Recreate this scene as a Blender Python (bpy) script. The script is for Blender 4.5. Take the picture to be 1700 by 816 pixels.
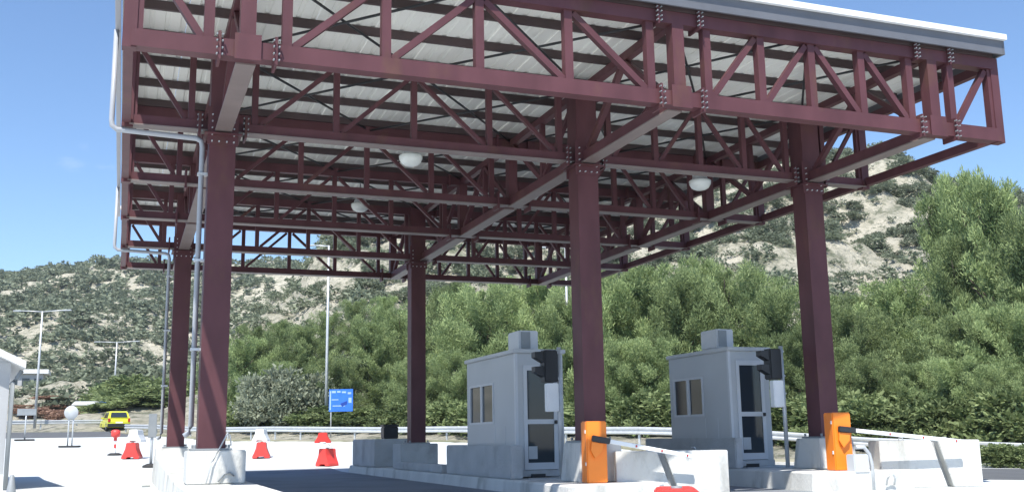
import bpy, bmesh, math, random
import numpy as np
from mathutils import Vector, Matrix, noise
R = math.radians
random.seed(7); rng = np.random.default_rng(7)
for o in list(bpy.data.objects): bpy.data.objects.remove(o)
scene = bpy.context.scene
COL = scene.collection

# ------------------------------------------------------------------ camera
EYE = 1.0
CX, CY = -1.315, -16.722
YAW, PITCH, ROLL, FPX = 0.362, 0.184, -0.016, 1705.9
fwd = Vector((math.sin(YAW)*math.cos(PITCH), math.cos(YAW)*math.cos(PITCH), math.sin(PITCH)))
rgt0 = Vector((math.cos(YAW), -math.sin(YAW), 0)); up0 = rgt0.cross(fwd)
rgt = math.cos(ROLL)*rgt0 + math.sin(ROLL)*up0
upv = -math.sin(ROLL)*rgt0 + math.cos(ROLL)*up0
EYEV = Vector((CX, CY, EYE))
cd = bpy.data.cameras.new('camera'); cam = bpy.data.objects.new('camera', cd); COL.objects.link(cam)
m = Matrix((rgt, upv, -fwd)).transposed().to_4x4(); m.translation = EYEV
cam.matrix_world = m
cd.sensor_width = 36; cd.lens = FPX/1700*36; cd.clip_start = .1; cd.clip_end = 3000
scene.camera = cam

# ------------------------------------------------------------------ world, sun, exposure
SUN = Vector((.32, .50, -1)).normalized()            # the way the sun rays travel
el = math.asin(-SUN.z); az = math.atan2(-SUN.x, -SUN.y)   # azimuth clockwise from +Y
w = bpy.data.worlds.new('World'); scene.world = w; w.use_nodes = True
nt = w.node_tree; nt.nodes.clear()
out = nt.nodes.new('ShaderNodeOutputWorld'); bg = nt.nodes.new('ShaderNodeBackground')
sky = nt.nodes.new('ShaderNodeTexSky'); sky.sky_type = 'NISHITA'; sky.sun_disc = False
sky.sun_elevation = el; sky.sun_rotation = az
sky.altitude = 0; sky.air_density = 1.0; sky.dust_density = .1; sky.ozone_density = 6
bg.inputs[1].default_value = .125
tc = nt.nodes.new('ShaderNodeTexCoord'); mp = nt.nodes.new('ShaderNodeMapping'); mp.inputs['Scale'].default_value = (1, 1, 2.6)
nz = nt.nodes.new('ShaderNodeTexNoise'); nz.inputs['Scale'].default_value = 2.6; nz.inputs['Detail'].default_value = 9; nz.inputs['Roughness'].default_value = .58
cr = nt.nodes.new('ShaderNodeValToRGB'); cr.color_ramp.elements[0].position = .62; cr.color_ramp.elements[1].position = .78
cr.color_ramp.elements[1].color = (.55, .55, .55, 1)
mx = nt.nodes.new('ShaderNodeMixRGB'); mx.inputs[2].default_value = (6.6, 7.0, 7.6, 1)
L = nt.links.new
L(tc.outputs['Generated'], mp.inputs[0]); L(mp.outputs[0], nz.inputs[0]); L(nz.outputs[0], cr.inputs[0])
L(cr.outputs[0], mx.inputs[0]); L(sky.outputs[0], mx.inputs[1]); L(mx.outputs[0], bg.inputs[0]); L(bg.outputs[0], out.inputs[0])
ld = bpy.data.lights.new('sun', 'SUN'); ld.energy = 4.6; ld.angle = R(.55); ld.color = (1, .955, .89)
sun = bpy.data.objects.new('sun', ld); COL.objects.link(sun)
sun.rotation_euler = SUN.to_track_quat('-Z', 'Y').to_euler(); sun.location = (-10, -20, 40)
scene.view_settings.view_transform = 'Standard'; scene.view_settings.look = 'None'
scene.view_settings.exposure = .7; scene.view_settings.gamma = 1
scene.view_settings.use_curve_mapping = False

# ------------------------------------------------------------------ layout helpers (a photo direction and a distance give a place)
def at(px, py, d):
    px, py, d = float(px), float(py), float(d)
    return EYEV + d*(fwd + (px-850)/FPX*rgt - (py-408)/FPX*upv)
def smooth(a, b, x):
    t = min(1, max(0, (x-a)/(b-a))); return t*t*(3-2*t)

# ------------------------------------------------------------------ materials
def mat(name, col, rough=.6, metal=0, var=.12, vscale=3., detail=6, bump=0, bscale=40., col2=None, c2scale=1., c2lo=.5, c2hi=.65, spec=.5, stretch=None, objrand=0, coords='pos'):
    m = bpy.data.materials.new(name); m.use_nodes = True
    t = m.node_tree; b = t.nodes['Principled BSDF']
    b.inputs['Roughness'].default_value = rough; b.inputs['Metallic'].default_value = metal
    b.inputs['Specular IOR Level'].default_value = spec
    g = t.nodes.new('ShaderNodeNewGeometry') ; src = g.outputs['Position']
    if coords == 'obj':
        g2 = t.nodes.new('ShaderNodeTexCoord'); src = g2.outputs['Object']
    if stretch:
        mm = t.nodes.new('ShaderNodeMapping'); mm.inputs['Scale'].default_value = stretch
        t.links.new(src, mm.inputs[0]); src = mm.outputs[0]
    n = t.nodes.new('ShaderNodeTexNoise'); n.inputs['Scale'].default_value = vscale; n.inputs['Detail'].default_value = detail
    t.links.new(src, n.inputs['Vector'])
    mr = t.nodes.new('ShaderNodeMapRange'); mr.inputs['From Min'].default_value = .25; mr.inputs['From Max'].default_value = .75
    mr.inputs['To Min'].default_value = 1-var; mr.inputs['To Max'].default_value = 1+var
    t.links.new(n.outputs[0], mr.inputs[0])
    last = mr.outputs[0]
    if objrand:
        oi = t.nodes.new('ShaderNodeObjectInfo'); m2 = t.nodes.new('ShaderNodeMapRange')
        m2.inputs['To Min'].default_value = 1-objrand; m2.inputs['To Max'].default_value = 1+objrand
        t.links.new(oi.outputs['Random'], m2.inputs[0])
        mu = t.nodes.new('ShaderNodeMath'); mu.operation = 'MULTIPLY'; t.links.new(last, mu.inputs[0]); t.links.new(m2.outputs[0], mu.inputs[1]); last = mu.outputs[0]
    base = t.nodes.new('ShaderNodeRGB'); base.outputs[0].default_value = (*col, 1); bc = base.outputs[0]
    if col2:
        n2 = t.nodes.new('ShaderNodeTexNoise'); n2.inputs['Scale'].default_value = c2scale; n2.inputs['Detail'].default_value = 8; n2.inputs['Roughness'].default_value = .6
        t.links.new(src, n2.inputs['Vector'])
        r2 = t.nodes.new('ShaderNodeMapRange'); r2.inputs['From Min'].default_value = c2lo; r2.inputs['From Max'].default_value = c2hi
        t.links.new(n2.outputs[0], r2.inputs[0])
        x = t.nodes.new('ShaderNodeMixRGB'); x.inputs[2].default_value = (*col2, 1)
        t.links.new(r2.outputs[0], x.inputs[0]); t.links.new(bc, x.inputs[1]); bc = x.outputs[0]
    v = t.nodes.new('ShaderNodeVectorMath'); v.operation = 'SCALE'
    t.links.new(bc, v.inputs[0]); t.links.new(last, v.inputs['Scale']); t.links.new(v.outputs[0], b.inputs['Base Color'])
    if bump:
        n3 = t.nodes.new('ShaderNodeTexNoise'); n3.inputs['Scale'].default_value = bscale; n3.inputs['Detail'].default_value = 5
        t.links.new(src, n3.inputs['Vector'])
        bp = t.nodes.new('ShaderNodeBump'); bp.inputs['Strength'].default_value = bump; bp.inputs['Distance'].default_value = .05
        t.links.new(n3.outputs[0], bp.inputs['Height']); t.links.new(bp.outputs[0], b.inputs['Normal'])
    return m

M = {}
M['steel'] = mat('oxide_red_steel', (.100, .040, .046), .5, var=.2, vscale=2.6, col2=(.115, .055, .045), c2scale=2.1, c2lo=.56, c2hi=.72, spec=.25, stretch=(1, 1, .45))
M['flange'] = mat('bounce_lit_flange', (.20, .16, .15), .5, var=.15, vscale=2)  # paler than the steel: light bounced off the ground is in the colour
M['steel_dark'] = mat('dark_primer_steel', (.062, .040, .040), .55, var=.2, vscale=2)
M['deck'] = mat('white_roof_sheet', (.80, .80, .74), .5, var=.05, vscale=.8)
M['fascia'] = mat('trim_shade_fascia', (.12, .125, .14), .5, var=.08)  # dark grey puts the shadow under the roof trim into the colour
M['white'] = mat('white_paint', (.80, .81, .81), .4, var=.05)
M['pipe'] = mat('pale_pvc', (.36, .38, .41), .35, var=.05)
M['galv'] = mat('galvanised_steel', (.55, .57, .58), .45, metal=.35, var=.12, vscale=5)
M['conc'] = mat('cast_concrete', (.60, .60, .57), .85, var=.12, vscale=1.6, bump=.25, bscale=30, col2=(.33, .33, .30), c2scale=1.9, c2lo=.52, c2hi=.72, stretch=(1, 1, .4))
M['conc_grey'] = mat('weathered_concrete', (.44, .45, .45), .85, var=.12, vscale=2, bump=.3, bscale=25, col2=(.33, .33, .33), c2scale=1.4, c2lo=.55, c2hi=.7)
M['plaza'] = mat('plaza_concrete', (.54, .565, .56), .85, var=.12, vscale=.5, bump=.25, bscale=14, col2=(.43, .43, .41), c2scale=.3, c2lo=.52, c2hi=.75, stretch=(1, .3, 1))
M['lane'] = mat('shaded_lane_concrete', (.20, .215, .235), .85, var=.1, vscale=.6, bump=.2, bscale=25, col2=(.15, .16, .18), c2scale=.5)  # darker copy of the plaza concrete, canopy shade put into the colour
M['asphalt'] = mat('asphalt', (.095, .10, .105), .9, var=.15, vscale=1.2, bump=.3, bscale=60)
M['soil'] = mat('dry_soil', (.36, .33, .24), .95, var=.25, vscale=.6, bump=.6, bscale=4, col2=(.20, .20, .12), c2scale=.3, c2lo=.45, c2hi=.6)
M['booth'] = mat('booth_panel', (.46, .48, .49), .45, var=.05, vscale=1.2)
M['booth_light'] = mat('booth_trim', (.55, .57, .59), .4, var=.04)
M['orange'] = mat('orange_paint', (.90, .24, .02), .4, var=.05)
M['dark'] = mat('black_plastic', (.02, .022, .025), .45, var=.1)
M['grey'] = mat('grey_paint', (.25, .27, .28), .5, var=.1)
M['red'] = mat('red_plastic', (.72, .06, .05), .45, var=.08)
M['rubber'] = mat('rubber', (.03, .03, .03), .8, var=.1)
M['yellow'] = mat('yellow_car_paint', (.62, .62, .04), .25, var=.03)
M['plate'] = mat('sign_back_grey', (.42, .44, .45), .6, var=.1, vscale=4)
M['signpale'] = mat('pale_blue_marking', (.30, .45, .75), .5)
M['blue'] = mat('blue_sign', (.03, .16, .62), .4, var=.1)
M['tail'] = mat('tail_light_red', (.45, .02, .02), .3)
M['bowl'] = mat('lamp_bowl', (.80, .84, .80), .25, var=.05)
M['wall_grey'] = mat('rendered_wall', (.42, .43, .44), .8, var=.08, vscale=.8)
M['brick'] = mat('scrub_soil_red', (.30, .17, .11), .95, var=.3, vscale=1.5)
g = bpy.data.materials.new('dark_glass'); g.use_nodes = True; b = g.node_tree.nodes['Principled BSDF']
b.inputs['Base Color'].default_value = (.025, .035, .045, 1); b.inputs['Roughness'].default_value = .08; b.inputs['Specular IOR Level'].default_value = .6
M['glass'] = g
g = bpy.data.materials.new('clear_glass'); g.use_nodes = True; b = g.node_tree.nodes['Principled BSDF']
b.inputs['Base Color'].default_value = (.75, .85, .88, 1); b.inputs['Roughness'].default_value = .03; b.inputs['Transmission Weight'].default_value = 1; b.inputs['IOR'].default_value = 1.02
M['clear'] = g
# rocky hill
def rockmat(name, a, b_, c, sc):
    m = bpy.data.materials.new(name); m.use_nodes = True; t = m.node_tree; p = t.nodes['Principled BSDF']; p.inputs['Roughness'].default_value = .95
    p.inputs['Specular IOR Level'].default_value = .1
    g = t.nodes.new('ShaderNodeNewGeometry')
    n = t.nodes.new('ShaderNodeTexNoise'); n.inputs['Scale'].default_value = sc; n.inputs['Detail'].default_value = 12; n.inputs['Roughness'].default_value = .68
    t.links.new(g.outputs['Position'], n.inputs['Vector'])
    r = t.nodes.new('ShaderNodeValToRGB'); e = r.color_ramp.elements
    e[0].position = .34; e[0].color = (*c, 1); e[1].position = .60; e[1].color = (*a, 1); k = e.new(.46); k.color = (*b_, 1)
    t.links.new(n.outputs[0], r.inputs[0])
    n5 = t.nodes.new('ShaderNodeTexNoise'); n5.inputs['Scale'].default_value = sc*3.2; n5.inputs['Detail'].default_value = 6; n5.inputs['Roughness'].default_value = .75
    t.links.new(g.outputs['Position'], n5.inputs['Vector'])
    m5 = t.nodes.new('ShaderNodeMapRange'); m5.inputs['From Min'].default_value = .52; m5.inputs['From Max'].default_value = .60; m5.inputs['To Max'].default_value = .85
    t.links.new(n5.outputs[0], m5.inputs[0])
    x5 = t.nodes.new('ShaderNodeMixRGB'); x5.inputs[2].default_value = (.19, .205, .14, 1)
    t.links.new(m5.outputs[0], x5.inputs[0]); t.links.new(r.outputs[0], x5.inputs[1]); t.links.new(x5.outputs[0], p.inputs['Base Color'])
    n2 = t.nodes.new('ShaderNodeTexNoise'); n2.inputs['Scale'].default_value = sc*4; n2.inputs['Detail'].default_value = 9; n2.inputs['Roughness'].default_value = .7
    t.links.new(g.outputs['Position'], n2.inputs['Vector'])
    bp = t.nodes.new('ShaderNodeBump'); bp.inputs['Strength'].default_value = 1; bp.inputs['Distance'].default_value = 1.2
    t.links.new(n2.outputs[0], bp.inputs['Height']); t.links.new(bp.outputs[0], p.inputs['Normal'])
    return m
M['rock'] = rockmat('limestone_slope', (.66, .62, .50), (.50, .475, .375), (.20, .215, .15), .30)
def leafmat(name, c1, c2, objrand=.15, trans=.25):
    m = bpy.data.materials.new(name); m.use_nodes = True; t = m.node_tree; p = t.nodes['Principled BSDF']; p.inputs['Roughness'].default_value = .7
    p.inputs['Specular IOR Level'].default_value = .2
    a = t.nodes.new('ShaderNodeAttribute'); a.attribute_name = 'tint'
    oi = t.nodes.new('ShaderNodeObjectInfo')
    x = t.nodes.new('ShaderNodeMixRGB'); x.inputs[1].default_value = (*c1, 1); x.inputs[2].default_value = (*c2, 1)
    t.links.new(a.outputs['Fac'], x.inputs[0])
    r = t.nodes.new('ShaderNodeMapRange'); r.inputs['To Min'].default_value = 1-objrand; r.inputs['To Max'].default_value = 1+objrand
    t.links.new(oi.outputs['Random'], r.inputs[0])
    v = t.nodes.new('ShaderNodeVectorMath'); v.operation = 'SCALE'; t.links.new(x.outputs[0], v.inputs[0]); t.links.new(r.outputs[0], v.inputs['Scale'])
    t.links.new(v.outputs[0], p.inputs['Base Color'])
    tr = t.nodes.new('ShaderNodeBsdfTranslucent'); t.links.new(v.outputs[0], tr.inputs[0])
    ms = t.nodes.new('ShaderNodeMixShader'); ms.inputs[0].default_value = trans
    o = t.nodes['Material Output']; t.links.new(p.outputs[0], ms.inputs[1]); t.links.new(tr.outputs[0], ms.inputs[2]); t.links.new(ms.outputs[0], o.inputs[0])
    return m
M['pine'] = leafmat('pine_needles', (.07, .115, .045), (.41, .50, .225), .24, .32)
M['shrub'] = leafmat('grey_green_shrub', (.13, .155, .105), (.28, .315, .22), .22, .3)
M['olive'] = leafmat('silver_leaves', (.16, .19, .13), (.36, .39, .28), .1)
M['bush'] = leafmat('verge_bush', (.07, .105, .04), (.30, .36, .165), .2, .3)
M['redscrub'] = leafmat('brown_scrub', (.24, .15, .11), (.46, .31, .23), .2)
M['bark'] = mat('bark', (.13, .10, .075), .9, var=.25, vscale=6, bump=.5)

# ------------------------------------------------------------------ object helpers
def link(name, me, parent=None):
    o = bpy.data.objects.new(name, me); COL.objects.link(o)
    if parent is not None: o.parent = parent
    return o
def tag(o, label=None, cat=None, group=None, kind=None):
    if label: o['label'] = label
    if cat: o['category'] = cat
    if group: o['group'] = group
    if kind: o['kind'] = kind
    return o
def empty(name, loc, rz=0):
    o = bpy.data.objects.new(name, None); COL.objects.link(o); o.location = loc; o.rotation_euler.z = rz; o.empty_display_size = .3
    return o
def mesh(name, verts, faces, m, smoothf=False):
    me = bpy.data.meshes.new(name); me.from_pydata([tuple(v) for v in verts], [], faces); me.materials.append(m); me.update()
    if smoothf: me.polygons.foreach_set('use_smooth', [True]*len(me.polygons))
    return me
_cube = {}
def cube(m):
    if m.name not in _cube:
        v = [(x, y, z) for x in (-.5, .5) for y in (-.5, .5) for z in (-.5, .5)]
        f = [(0, 1, 3, 2), (4, 6, 7, 5), (0, 4, 5, 1), (2, 3, 7, 6), (0, 2, 6, 4), (1, 5, 7, 3)]
        _cube[m.name] = mesh('box', v, f, m)
    return _cube[m.name]
def box(name, lo, hi, m, parent=None, rz=0):           # axis box from corner to corner, in the parent's space
    o = link(name, cube(m), parent); lo = Vector(lo); hi = Vector(hi)
    o.location = (lo+hi)/2; o.scale = hi-lo; o.rotation_euler.z = rz
    return o
def beam(name, p0, p1, wd, ht, m, parent=None):        # square bar from p0 to p1, wd across, ht in the vertical plane
    p0 = Vector(p0); p1 = Vector(p1); d = p1-p0; x = d.normalized()
    ref = Vector((0, 0, 1)) if abs(x.z) < .95 else Vector((0, 1, 0))
    y = ref.cross(x).normalized(); z = x.cross(y)
    mt = Matrix((x*d.length, y*wd, z*ht)).transposed().to_4x4(); mt.translation = (p0+p1)/2
    o = link(name, cube(m), parent); o.matrix_local = mt
    return o
def bev(name, lo, hi, m, b=.02, parent=None, taper=0, loc=None, rz=0, seg=2):   # bevelled block; taper narrows its top
    lo = Vector(lo); hi = Vector(hi); bm = bmesh.new(); bmesh.ops.create_cube(bm, size=1)
    for v in bm.verts:
        t = taper if v.co.z > 0 else 0
        v.co = Vector(((lo.x+hi.x)/2+v.co.x*(hi.x-lo.x-2*t), (lo.y+hi.y)/2+v.co.y*(hi.y-lo.y-2*t), lo.z if v.co.z < 0 else hi.z))
    if b: bmesh.ops.bevel(bm, geom=bm.edges[:], offset=b, segments=seg, affect='EDGES')
    me = bpy.data.meshes.new(name); bm.to_mesh(me); bm.free(); me.materials.append(m)
    o = link(name, me, parent)
    if loc: o.location = loc
    o.rotation_euler.z = rz
    return o
def tube(name, pts, r, m, parent=None, n=10, r2=None):
    bm = bmesh.new(); rings = []; pts = [Vector(p) for p in pts]
    for i, p in enumerate(pts):
        a = pts[max(i-1, 0)]; c = pts[min(i+1, len(pts)-1)]; t = (c-a).normalized()
        ref = Vector((0, 0, 1)) if abs(t.z) < .9 else Vector((1, 0, 0))
        u = t.cross(ref).normalized(); v = t.cross(u)
        rr = r if r2 is None else r+(r2-r)*i/(len(pts)-1)
        rings.append([bm.verts.new(p+(u*math.cos(2*math.pi*k/n)+v*math.sin(2*math.pi*k/n))*rr) for k in range(n)])
    for a, c in zip(rings, rings[1:]):
        for k in range(n): bm.faces.new((a[k], a[(k+1) % n], c[(k+1) % n], c[k])).smooth = True
    bm.faces.new(rings[0][::-1]); bm.faces.new(rings[-1]); bmesh.ops.recalc_face_normals(bm, faces=bm.faces[:])
    me = bpy.data.meshes.new(name); bm.to_mesh(me); bm.free(); me.materials.append(m)
    return link(name, me, parent)
def lathe(name, prof, m, parent=None, n=20, loc=(0, 0, 0), squash=1):
    bm = bmesh.new(); rings = []
    for r, z in prof:
        rings.append([bm.verts.new((r*math.cos(2*math.pi*k/n), r*squash*math.sin(2*math.pi*k/n), z)) for k in range(n)] if r > 1e-5 else [bm.verts.new((0, 0, z))])
    for a, c in zip(rings, rings[1:]):
        for k in range(n):
            f = [a[k % len(a)], a[(k+1) % len(a)], c[(k+1) % len(c)], c[k % len(c)]]; u = []
            for q in f:
                if q not in u: u.append(q)
            if len(u) > 2: bm.faces.new(u).smooth = True
    bmesh.ops.recalc_face_normals(bm, faces=bm.faces[:])
    me = bpy.data.meshes.new(name); bm.to_mesh(me); bm.free(); me.materials.append(m)
    o = link(name, me, parent); o.location = loc
    return o
def prism(name, pts, axis, lo, hi, m, parent=None, b=0, taperfn=None):   # outline (2-D) pushed along an axis
    bm = bmesh.new(); A = []; B = []
    for p, q in pts:
        for L_, c in ((A, lo), (B, hi)):
            co = {'x': (c, p, q), 'y': (p, c, q), 'z': (p, q, c)}[axis]
            L_.append(bm.verts.new(co))
    n = len(pts); bm.faces.new(A); bm.faces.new(B[::-1])
    for i in range(n): bm.faces.new((A[i], B[i], B[(i+1) % n], A[(i+1) % n]))
    if taperfn:
        for v in bm.verts: v.co = taperfn(v.co.copy())
    bmesh.ops.recalc_face_normals(bm, faces=bm.faces[:])
    if b: bmesh.ops.bevel(bm, geom=bm.edges[:], offset=b, segments=2, affect='EDGES')
    me = bpy.data.meshes.new(name); bm.to_mesh(me); bm.free(); me.materials.append(m)
    return link(name, me, parent)
def copy_tree(o, parent=None):
    c = o.copy(); COL.objects.link(c)
    if parent is not None: c.parent = parent
    for ch in list(o.children): copy_tree(ch, c)
    return c

# ------------------------------------------------------------------ ground
def rail_side(x, y):      # >0 beyond the guard rail line (metres)
    pts = RL; best = 1e9; s = -1
    for (x0, y0), (x1, y1) in zip(pts, pts[1:]):
        dx, dy = x1-x0, y1-y0; l = math.hypot(dx, dy); t = max(0, min(1, ((x-x0)*dx+(y-y0)*dy)/l/l))
        qx, qy = x-x0-t*dx, y-y0-t*dy; d = math.hypot(qx, qy)
        if d < best: best = d; s = 1 if (dx*qy-dy*qx) < 0 else -1
    return s*best
RL = [(60., -40.), (33, -4), (25, 8.2), (18.5, 21.4), (14.1, 33.9), (4.8, 49.), (-1, 62), (-4, 100)]
def prof(y):
    if y < 17: return 0
    if y < 47: return .033*(y-17)
    if y < 64: return .99+.05*(y-47)
    return 1.84+.02*(y-64)
def ground(x, y):
    z = prof(y)+.03*max(0, min(x-4, 16))*smooth(15, 25, y)
    return z
SKN = [(-60, 12), (0, 10), (240, 10), (330, 14), (400, 18), (470, 23), (545, 30.4), (640, 31.5), (900, 35), (1100, 39), (1300, 41.5), (1400, 41.5), (1480, 42.5), (1530, 41.3), (1570, 38.5), (1700, 36), (2100, 34)]
SKF = [(-400, 62), (0, 72), (180, 73), (330, 72), (500, 72), (700, 66), (1000, 50), (2000, 40)]
def interp(tb, x):
    if x <= tb[0][0]: return tb[0][1]
    for (a, p), (c, q) in zip(tb, tb[1:]):
        if x <= c:
            t = (x-a)/(c-a); t = t*t*(3-2*t); return p+(q-p)*t
    return tb[-1][1]
def height(x, y):
    dx, dy = x-CX, y-CY; r = math.hypot(dx, dy); th = math.atan2(dx, dy)-YAW
    z = ground(x, y)
    if abs(th) < 1.5:
        k = 850+FPX*math.tan(max(-1.1, min(1.1, th)))
        s = rail_side(x, y) if r < 150 else 50
        q = r*math.cos(th) if abs(th) < 1.0 else r*.54
        nz_ = noise.fractal(Vector((x*.035, y*.035, 0)), 1, 2, 5)
        nf = noise.fractal(Vector((x*.015, y*.015, 7)), 1, 2, 5)
        hn = interp(SKN, k)-2.5
        nh = noise.fractal(Vector((x*.16, y*.16, 3)), .9, 2.1, 4)
        a = smooth(62, 152, q); near = (hn-z)*(a*.75+.25*a*a)*(1-.5*smooth(152, 260, q)) + (nz_*3.0+nh*1.3+1.5*noise.ridged_multi_fractal(Vector((x*.09, y*.05, z*.2)), 1, 2, 5, 1, 2)-1.6)*smooth(70, 110, q)*(1-.75*smooth(125, 150, q))
        hf = interp(SKF, k)
        c = smooth(120, 400, q); far = (hf-8-z)*c + nf*9*smooth(150, 220, q)*(1-.8*smooth(330, 400, q))+nh*1.5*smooth(150, 220, q)
        mxh = max(near, far, 0)
        if s > 0: z = max(z, 0)+min(s, 12)*.06
        z += mxh
        if s > 0 and mxh > 0: z += 0
    return z
def terrain():
    radii = [0, 6, 14, 22, 30, 38, 46]+[50+i*1.4 for i in range(78)]+[162+i*7 for i in range(38)]+[440, 520, 700, 1100, 1800]
    th = []; a = -math.pi
    while a < math.pi-1e-6:
        th.append(a); a += R(.33) if abs(a) < .62 else R(4)
    V = [(CX, CY, -.3)]; F = []
    for r in radii[1:]:
        for t in th:
            x = CX+r*math.sin(t+YAW); y = CY+r*math.cos(t+YAW); z = height(x, y)
            s = rail_side(x, y) if r < 120 else 9
            if s < 1.5 and r < 120: z -= .35*(1-smooth(0, 1.5, s))
            V.append((x, y, z))
    n = len(th)
    for k in range(n): F.append((0, 1+(k+1) % n, 1+k))
    for i in range(len(radii)-2):
        a, c = 1+i*n, 1+(i+1)*n
        for k in range(n): F.append((a+k, a+(k+1) % n, c+(k+1) % n, c+k))
    me = mesh('hillside', V, F, M['rock'], True)
    o = link('hillside_terrain', me); tag(o, kind='structure', label='pale limestone hillside rising behind the trees')
terrain()
def sheet(name, m, xs, ys, inside, dz, lab, fn=ground):
    V = []; idx = {}; F = []
    for i, x in enumerate(xs):
        for j, y in enumerate(ys): idx[i, j] = len(V); V.append((x, y, fn(x, y)+dz))
    for i in range(len(xs)-1):
        for j in range(len(ys)-1):
            if inside((xs[i]+xs[i+1])/2, (ys[j]+ys[j+1])/2): F.append((idx[i, j], idx[i+1, j], idx[i+1, j+1], idx[i, j+1]))
    o = link(name, mesh(name, V, F, m, True)); tag(o, kind='structure', label=lab); return o
xs = [-60+i for i in range(0, 110)]; ys = [-45+i for i in range(0, 125)]
sheet('plaza_pavement', M['plaza'], xs, ys, lambda x, y: rail_side(x, y) < -.2 and y < 58, 0, 'pale sunlit concrete toll plaza')
sheet('road', M['asphalt'], xs, [56+i for i in range(0, 40)], lambda x, y: rail_side(x, y) < -.4 and x < 10, .006, 'grey asphalt road crossing behind the plaza')
# lanes coloured dark for the canopy's shade, and the asphalt lane at the far right
link_ = sheet('shaded_lane_pavement', M['lane'], [.7, 2, 3.3, 4.6, 5.45], [-3+i*1.0 for i in range(0, 23)], lambda x, y: y < 18.6, .005, 'toll lane surface between the kerbs, coloured dark for canopy shade')
sheet('shaded_lane_pavement', M['lane'], [7.3, 8.2, 9.1, 9.95], [-3+i*1.0 for i in range(0, 22)], lambda x, y: True, .005, 'toll lane surface between the booths, coloured dark for canopy shade')
def strip(name, pts, w0, w1, z0, z1, m, lab, kind='structure'):    # ribbon beside a polyline, from offset w0 to w1
    V = []; F = []
    n = len(pts)
    for i, (x, y) in enumerate(pts):
        a = Vector(pts[max(0, i-1)]); c = Vector(pts[min(n-1, i+1)]); d = (c-a).normalized(); nn = Vector((d.y, -d.x))
        for wv, zz in ((w0, z0), (w0, z1), (w1, z1), (w1, z0)): V.append((x+nn.x*wv, y+nn.y*wv, ground(x, y)+zz))
    for i in range(n-1):
        for k in range(4): F.append((4*i+k, 4*i+4+k, 4*i+4+(k+1) % 4, 4*i+(k+1) % 4))
    F += [(0, 1, 2, 3), (4*n-1, 4*n-2, 4*n-3, 4*n-4)]
    o = link(name, mesh(name, V, F, m)); tag(o, kind=kind, label=lab); return o
def dens(pts, step=1.5):
    P = []
    for (x0, y0), (x1, y1) in zip(pts, pts[1:]):
        n = max(1, int(math.hypot(x1-x0, y1-y0)/step))
        for i in range(n): P.append((x0+(x1-x0)*i/n, y0+(y1-y0)*i/n))
    P.append(pts[-1]); return P
RD = dens(RL)
RS = [p for p in RD if p[1] < 17]
strip('kerb', RS, -5.7, -5.45, -.05, .13, M['conc'], 'pale concrete kerb along the verge')
strip('verge_soil', RS, -5.44, .6, -.05, .09, M['soil'], 'strip of dry soil between kerb and guard rail')
strip('verge_soil', [p for p in RD if p[1] >= 17], -.5, .8, -.05, .06, M['soil'], 'thin strip of dry soil under the far guard rail')
strip('road_lane', [p for p in RD if p[1] < 17], -12.5, -5.75, -.05, .008, M['asphalt'], 'grey asphalt road beside the kerb on the right')
strip('lane_line', [p for p in RD if p[1] < 17], -6.15, -6.0, .0, .012, M['white'], 'white edge line on the asphalt road')

# ------------------------------------------------------------------ canopy
A_, B_, C_ = 0., 6.44, 11.38
XL, XR = -1.43, 12.78
YT = [-3.52, 0., 3.72, 7.23, 10.91, 14.34]
ZB, ZT = 6.03, 7.33
can = empty('toll_canopy', (0, 0, 0))
tag(can, 'oxide red steel truss canopy with white roof over the toll lanes', 'canopy')
S = M['steel']
def bolts(name, places, parent, r=.022, axis='y', m=None):
    bm = bmesh.new()
    for p in places:
        mt = Matrix.Translation(p) @ (Matrix.Rotation(R(90), 4, 'X') if axis == 'y' else Matrix.Rotation(R(90), 4, 'Y') if axis == 'x' else Matrix())
        bmesh.ops.create_cone(bm, cap_ends=True, segments=6, radius1=r, radius2=r, depth=.05, matrix=mt)
    me = bpy.data.meshes.new(name); bm.to_mesh(me); bm.free(); me.materials.append(m or M['white'])
    o = link(name, me, parent); o['kind'] = 'stuff'; return o
NODES = [-1.36, -.49, 0., .51, 1.86, 3.22, 4.61, 5.97, 6.44, 6.97, 7.96, 8.93, 9.92, 10.91, 11.38, 11.80, 12.70]
DIA = [(0, 1, '\\'), (3, 4, '/'), (4, 5, '/'), (5, 6, '\\'), (6, 7, '\\'), (9, 10, '/'), (10, 11, '/'), (11, 12, '\\'), (12, 13, '\\'), (15, 16, '/')]
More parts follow.
